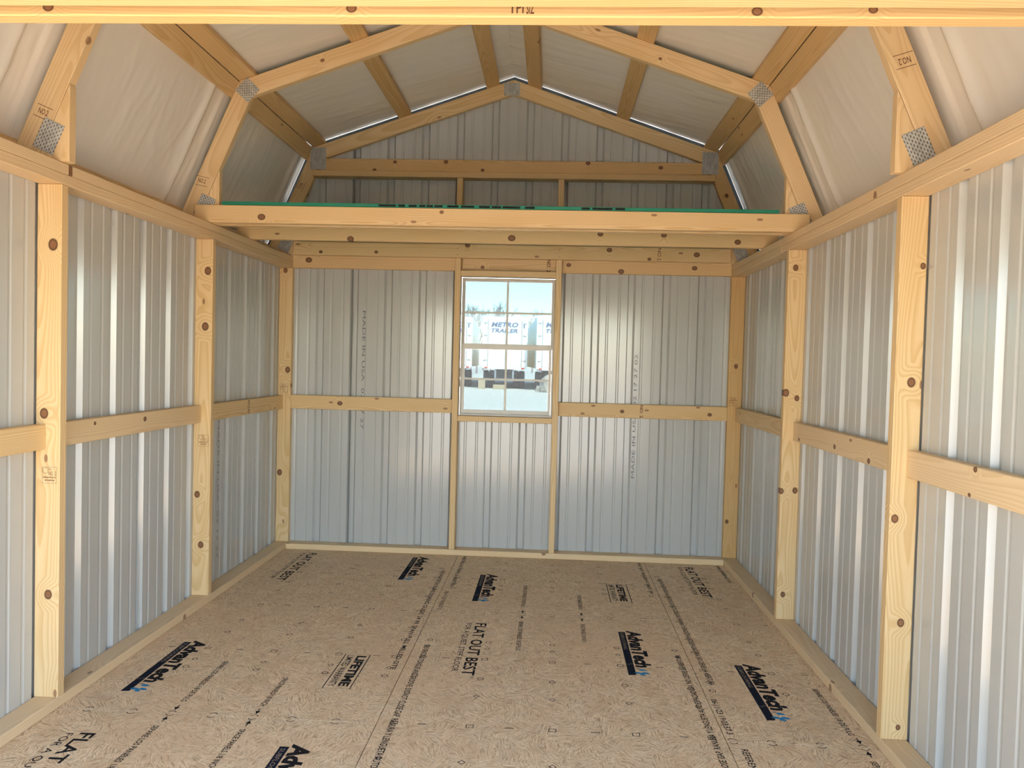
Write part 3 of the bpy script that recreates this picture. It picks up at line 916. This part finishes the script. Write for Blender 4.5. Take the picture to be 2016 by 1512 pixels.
ceil = empty('ceiling', (0, -96, 120))
tag(ceil, 'creased off-white liner under the barn roof', kind='structure')
OFF = 1.53
def liner(s, slope, ya, yb, seed):
    nu, nv = 40, 96
    if slope == 'up':
        d = Vector((s, 0, -UPS)).normalized(); n = Vector((s * UPS, 0, 1)).normalized()
        a = Vector((0, 0, 122.2)) + n * OFF
        a = Vector((0, 0, 122.2 + OFF * math.sqrt(1 + UPS * UPS)))
        L = 52.4 / d.x * s if s > 0 else 52.4 / -d.x
        L = abs(52.5 / d.x)
        pur = (5.2 / abs(d.x), 27.8 / abs(d.x), 50.0 / abs(d.x))
    else:
        d = Vector((s * .435, 0, -1)).normalized(); n = Vector((s, 0, .435)).normalized()
        a = Vector((s * 51.8, 0, 104.45)) + n * OFF + d * (-.5)
        L = 32.5
        pur = (1.8, 27.6)
    vs, fs = [], []
    for i in range(nu + 1):
        u = L * i / nu
        hold = 1.0
        for p in pur:
            hold *= min(1.0, (abs(u - p) / 6.0)) ** 0.7
        for j in range(nv + 1):
            y = ya + (yb - ya) * j / nv
            if slope == 'up':
                q = Vector((u * .035 + y * .012 * s, y * .28 + u * .07, seed))
            else:
                q = Vector((u * .03, y * .21 + u * .045 * (1 + .2 * s), seed + 5))
            r1 = 1 - abs(noise.noise(q * 1.7 + Vector((3, 1, 7)))) * 2
            r2 = 1 - abs(noise.noise(q * 3.6 + Vector((9, 4, 2)))) * 2
            w = .6 * noise.noise(q) + .75 * max(0, r1) ** 5 + .35 * max(0, r2) ** 4
            ends = min(1.0, (y - ya) / 1.5, (yb - y) / 1.5)
            amp = .35 + 1.1 * max(0.0, noise.noise(Vector((u * .06, y * .055, seed * 1.3))) + .15)
            if slope == 'low':
                amp += .8 * max(0.0, u / L - .62)
            sag = .25 * amp * w * max(0.0, ends)
            # folded lap on the door side of each truss
            fy = yb - y
            fold = 0.0
            if slope == 'low':
                fold = .55 * math.exp(-((fy - 6.0) / 1.0) ** 2) - .25 * (1 if 1.0 < fy < 5.0 else 0)
                fold += .18 * noise.noise(Vector((u * .16, y * .35, seed * 2))) * max(0, (u - L * .55) / L)
                hold2 = min(1, (L - u) / 4 + .25)
            else:
                hold2 = 1.0
            dd = (sag * hold + fold * hold2 * min(1, hold * 2 + .2))
            dd = max(-.5, min(.95, dd))
            p = a + d * u - n * dd
            vs.append((p.x, y, p.z))
    for i in range(nu):
        for j in range(nv):
            k = i * (nv + 1) + j
            fs.append((k, k + 1, k + nv + 2, k + nv + 1))
    from_py('liner_sheet', vs, fs, LINER, ceil, smooth=True)
bays = ((-192.5, -143.0), (-143.0, -96.3), (-96.3, -48.4), (-48.4, 1.1))
sd_ = 1.0
for ya, yb in bays:
    for s in (-1, 1):
        for sl in ('up', 'low'):
            sd_ += 3.7
            liner(s, sl, ya, yb, sd_)
# outer roofing over the liner keeps daylight out, and the trim closing the back gable
for s in (-1, 1):
    nrm = Vector((s * UPS, 0, 1)).normalized(); nl = Vector((s, 0, .435)).normalized()
    r0 = Vector((0, 0, 122.2 + 2.2 * math.sqrt(1 + UPS * UPS))); k0 = Vector((s * 53.3, 0, 106.2)); e0 = Vector((s * 67.5, 0, 74.2))
    for nm, a, b in (('roofing_sheet', r0, k0), ('roofing_sheet', k0, e0)):
        vs = [(a.x, -194, a.z), (b.x, -194, b.z), (b.x, 2.2, b.z), (a.x, 2.2, a.z)]
        vs += [(v[0], v[1], v[2] + .3) for v in vs]
        from_py(nm, vs, [(0, 1, 2, 3), (4, 5, 6, 7), (0, 1, 5, 4), (1, 2, 6, 5), (2, 3, 7, 6), (3, 0, 4, 7)], METAL, ceil)
    box('eave_light_block', ceil, tuple(sorted((s * 60.7, s * 67.3))), (-192, 1.5), (74.2, 74.7), METAL, bev=0.0)  # unseen strip under the eaves, added to block daylight
    # rake trim on the gable, a hair below the roofing so a thread of daylight shows
    A = (0.0, 122.2 - .6); B = (s * 51.9, 104.45 - .6); C = (s * 65.26, 73.5)
    A2 = (0.0, 122.2 + 1.54); B2 = (s * 52.88, 105.62); C2 = (s * 66.68, 73.9)
    vs = []
    for yy in (0.75, 0.85):
        vs += [(A[0], yy, A[1]), (B[0] - s * .5, yy, B[1]), (C[0] - s * .8, yy, C[1]), (C2[0], yy, C2[1]), (B2[0], yy, B2[1]), (A2[0], yy, A2[1])]
    fs = [(0, 1, 4, 5), (1, 2, 3, 4), (6, 7, 10, 11), (7, 8, 9, 10), (0, 5, 11, 6), (5, 4, 10, 11), (4, 3, 9, 10)]
    from_py('rake_trim', vs, fs, TRIM, ceil)

# ------------------------------------------------------------------ window
win = empty('window_1', (0, 0, 36))
tag(win, 'off-white sash window with eight panes in the back wall', kind='structure')
def wbx(name, par, x0, x1, y0, y1, z0, z1, mat=None, bev=.06):
    return box(name, par, (x0, x1), (y0, y1), (z0, z1), mat or VINYL, bev=bev)
def frame_mesh(name, par, x0, x1, z0, z1, wd, y0, y1, wb_=None, wt=None):
    bm = bmesh.new()
    wb_ = wb_ or wd; wt = wt or wd
    bm_box(bm, (x0, y0, z0), (x0 + wd, y1, z1), .05)
    bm_box(bm, (x1 - wd, y0, z0), (x1, y1, z1), .05)
    bm_box(bm, (x0 + wd, y0, z0), (x1 - wd, y1, z0 + wb_), .05)
    bm_box(bm, (x0 + wd, y0, z1 - wt), (x1 - wd, y1, z1), .05)
    return from_bm(name, bm, VINYL, par)
frame_mesh('window_frame', win, -12.16, 11.98, 36.16, 71.79, 0.45, -0.3, 1.6)
us = frame_mesh('upper_sash', win, -11.85, 11.55, 53.6, 71.4, 0.45, 0.75, 1.3, 1.1, .45)
ls = frame_mesh('lower_sash', win, -11.85, 11.45, 36.6, 54.8, 0.72, 0.0, 0.6, 1.05, 1.45)
for sash, x0, x1, z0, z1, yy in ((us, -11.4, 11.1, 54.7, 70.95, 1.0), (ls, -11.13, 10.73, 37.65, 53.35, .3)):
    xm, zm = -0.35, (z0 + z1) / 2 + (0.1 if sash is ls else .1)
    for a, b in ((x0, xm), (xm, x1)):
        for c, d_ in ((z0, zm), (zm, z1)):
            box('pane', sash, (a + .02, b - .02), (yy - .04, yy + .04), (c + .02, d_ - .02), GLASS, bev=0.0)
    wbx('muntin', sash, xm - .27, xm + .27, yy - .16, yy + .16, z0 + .01, z1 - .01, bev=.04)
    wbx('muntin', sash, x0 + .01, x1 - .01, yy - .14, yy + .14, zm - .24, zm + .24, bev=.04)

# ------------------------------------------------------------------ outside the window
GZ = -12.0
VPYAW = -0.066
def wheel(par, x, y, z, r=20, w=11):
    bm = bmesh.new()
    prof = [(.30, -.5), (.62, -.5), (.95, -.5), (1.0, -.35), (1.0, .35), (.95, .5), (.62, .5), (.58, .32), (.30, .30)]
    n = 20
    rings = []
    for k in range(n):
        a = 2 * math.pi * k / n
        rings.append([bm.verts.new(Vector((q * w, p * r * math.cos(a), p * r * math.sin(a))) * IN) for p, q in prof])
    for k in range(n):
        A_, B_ = rings[k], rings[(k + 1) % n]
        for i in range(len(prof)):
            j = (i + 1) % len(prof)
            bm.faces.new((A_[i], A_[j], B_[j], B_[i]))
    return from_bm('wheel', bm, RUBBER, par, WM[par.name] @ Matrix.Translation(Vector((x, y, z)) * IN))
def trailer(cx, cy, label, words_=True, side=TWHITE):
    t = empty('cargo_trailer', (cx, cy, GZ), -VPYAW)
    tag(t, label, 'trailer', 'cargo trailers parked behind the shed')
    W = WM[t.name]
    def b(name, x, y, z, mat, par=t, bev=.3):
        bm = bmesh.new()
        bm_box(bm, (x[0], y[0], z[0]), (x[1], y[1], z[1]), bev)
        return from_bm(name, bm, mat, par, W)
    b('body', (-51, 51), (1.5, 620), (48, 161), side)
    fr = bmesh.new()
    for a in (((-51, 0, 46), (-46, 3, 162)), ((46, 0, 46), (51, 3, 162)), ((-46, 0, 156), (46, 3, 162)), ((-46, 0, 44), (46, 3, 50))):
        bm_box(fr, a[0], a[1], .2)
    from_bm('rear_frame', fr, TWHITE, t, W)
    for s in (-1, 1):
        dr = b('door', tuple(sorted((s * .6, s * 45.6))), (-.6, 1.4), (50.5, 155.5), TWHITE)
        for xx in (38,):
            b('lock_rod', (s * xx - .7, s * xx + .7), (-2.0, -.7), (50.5, 155.5), TGREY, dr, .2)
        for zz in (62, 90, 118, 146):
            b('hinge', tuple(sorted((s * 40, s * 48))), (-1.4, -.6), (zz, zz + 3), TGREY, dr, .2)
        b('tail_light', tuple(sorted((s * 38, s * 45))), (-1.0, 0), (45.2, 48.6), TRED)
        b('mud_flap', tuple(sorted((s * 22, s * 46))), (95, 96), (10, 36), RUBBER)
        for yy in (52, 104):
            for xx in (34, 47):
                wheel(t, s * (xx - 5), yy, 20)
    b('door_placard', (41, 44), (-.9, -.55), (137, 148), LETTER)
    ug = bmesh.new()
    bm_box(ug, (-44, 2, 18), (44, 6, 23), .3)
    for s in (-1, 1):
        bm_box(ug, (s * 20 - 2, 2.5, 23), (s * 20 + 2, 5.5, 48), .2)
    from_bm('underride_guard', ug, TGREY, t, W)
    b('chassis', (-22, 22), (20, 600), (38, 48), DARKSTEEL)
    b('bogie', (-30, 30), (36, 122), (20, 38), DARKSTEEL)
    if words_:
        R3 = W.to_3x3()
        dx = R3 @ Vector((1, 0, 0)); n = R3 @ Vector((0, -1, 0))
        def P(x, z): return (W @ (Vector((x, -2.1, z)) * IN)) / IN
        text('lettering', t, 'METRO', P(-31.5, 139), dx, (0, 0, 1), 61, 11.0, LETTER, bold=.03, shear=.2)
        text('lettering', t, 'TRAILER', P(-31.5, 126.5), dx, (0, 0, 1), 60, 9.0, LETTER, bold=.03, shear=.2)
        text('lettering', t, 'V', P(-2, 151.5), dx, (0, 0, 1), 5, 4, TGREY, bold=.0)
    return t
def at(u, dist, z=GZ):
    """world x of image column u at a depth y of dist"""
    dirx = math.tan(YAW + math.atan((u - 1008) / F_PX))
    return CAM.x + dirx * (dist - CAM.y)
YT = 1540
trailer(at(992, YT), YT, 'white cargo trailer with full blue lettering, centred in the window')
trailer(at(1100, YT - 40), YT - 40, 'white cargo trailer with side tinted blue for shade at the right of the window', side=TSHADE)
trailer(at(884, YT + 30), YT + 30, 'white cargo trailer cut off at the left of the window')
trailer(at(776, YT + 60), YT + 60, 'white cargo trailer parked beyond the left window stud')
trailer(at(1205, YT - 60), YT - 60, 'white cargo trailer parked beyond the right window stud')

def blob(name, loc, size, mat, label, cat, seed, group=None):
    bm = bmesh.new()
    bmesh.ops.create_icosphere(bm, subdivisions=3, radius=1.0)
    for v in bm.verts:
        k = 1 + .28 * noise.noise(v.co * 1.6 + Vector((seed, 0, 0))) + .1 * noise.noise(v.co * 5 + Vector((0, seed, 0)))
        v.co = Vector((v.co.x * k * size[0], v.co.y * k * size[1], max(v.co.z * k * size[2], -size[2] * .45))) * IN
    o = from_bm(name, bm, mat, None, Matrix.Translation((Vector(loc) + Vector((0, 0, size[2] * .4))) * IN))
    return tag(o, label, cat, group)
YB = 1400
blob('boulder', (at(1080, YB), YB, GZ), (22, 18, 26), ROCK, 'tan boulder on the gravel in front of the right trailer', 'boulder', 3)
blob('boulder', (at(1062, YB + 60), YB + 60, GZ), (9, 8, 8), ROCK, 'small tan boulder beside the bigger one', 'boulder', 8)
WB = 1500
for u, w, h, lb in ((948, 15, 22, 'pale timber block standing under the middle trailer'), (982, 26, 10, 'pale timber plank lying under the middle trailer')):
    o = box('timber_block', None, (at(u, WB) - w / 2, at(u, WB) + w / 2), (WB, WB + 9), (GZ, GZ + h), TIMBER, bev=.3)
    tag(o, lb, 'timber')
# bare trees behind the trailers
def tree_mesh(seed):
    rnd = random.Random(seed)
    vs, fs = [], []
    def limb(p, d, l, r, depth):
        q = p + d * l
        base = len(vs)
        a = d.orthogonal().normalized(); b = d.cross(a)
        for pt, rr in ((p, r), (q, r * .68)):
            for k in range(4):
                th = math.pi / 2 * k
                vs.append(tuple(pt + (a * math.cos(th) + b * math.sin(th)) * rr))
        for k in range(4):
            fs.append((base + k, base + (k + 1) % 4, base + 4 + (k + 1) % 4, base + 4 + k))
        if depth:
            for _ in range(3 if depth > 1 else 4):
                nd = (d + Vector((rnd.uniform(-.75, .75), rnd.uniform(-.75, .75), rnd.uniform(-.1, .55)))).normalized()
                limb(p + d * l * rnd.uniform(.6, 1.0), nd, l * rnd.uniform(.55, .78), r * .58, depth - 1)
    limb(Vector((0, 0, 0)), Vector((0, 0, 1)), 135, 6, 5)
    me = bpy.data.meshes.new('bare_tree')
    me.from_pydata([tuple(Vector(v) * IN) for v in vs], [], fs)
    me.materials.append(BARK)
    return me
TM = [tree_mesh(k) for k in (1, 2, 3, 4)]
spots = [(915, 3100, 600), (926, 4300, 594), (938, 3500, 597), (951, 4700, 592), (966, 3900, 599), (982, 5100, 603), (1014, 3300, 606), (1047, 4100, 607), (1077, 3700, 608)]
for i, (u, y, v) in enumerate(spots):
    me = TM[i % 4]
    top = max(q.co.z for q in me.vertices) / IN
    s = ((711 - v) / F_PX * (y - CAM.y) + 62) / top
    o = bpy.data.objects.new('bare_tree', me)
    link(o, None, Matrix.Translation(Vector((at(u, y), y, GZ)) * IN) @ Matrix.Rotation(i * 1.3, 4, 'Z') @ Matrix.Scale(s, 4))
    tag(o, 'bare leafless tree in the row behind the white trailers', 'tree', 'bare trees behind the trailers')

flush_text()
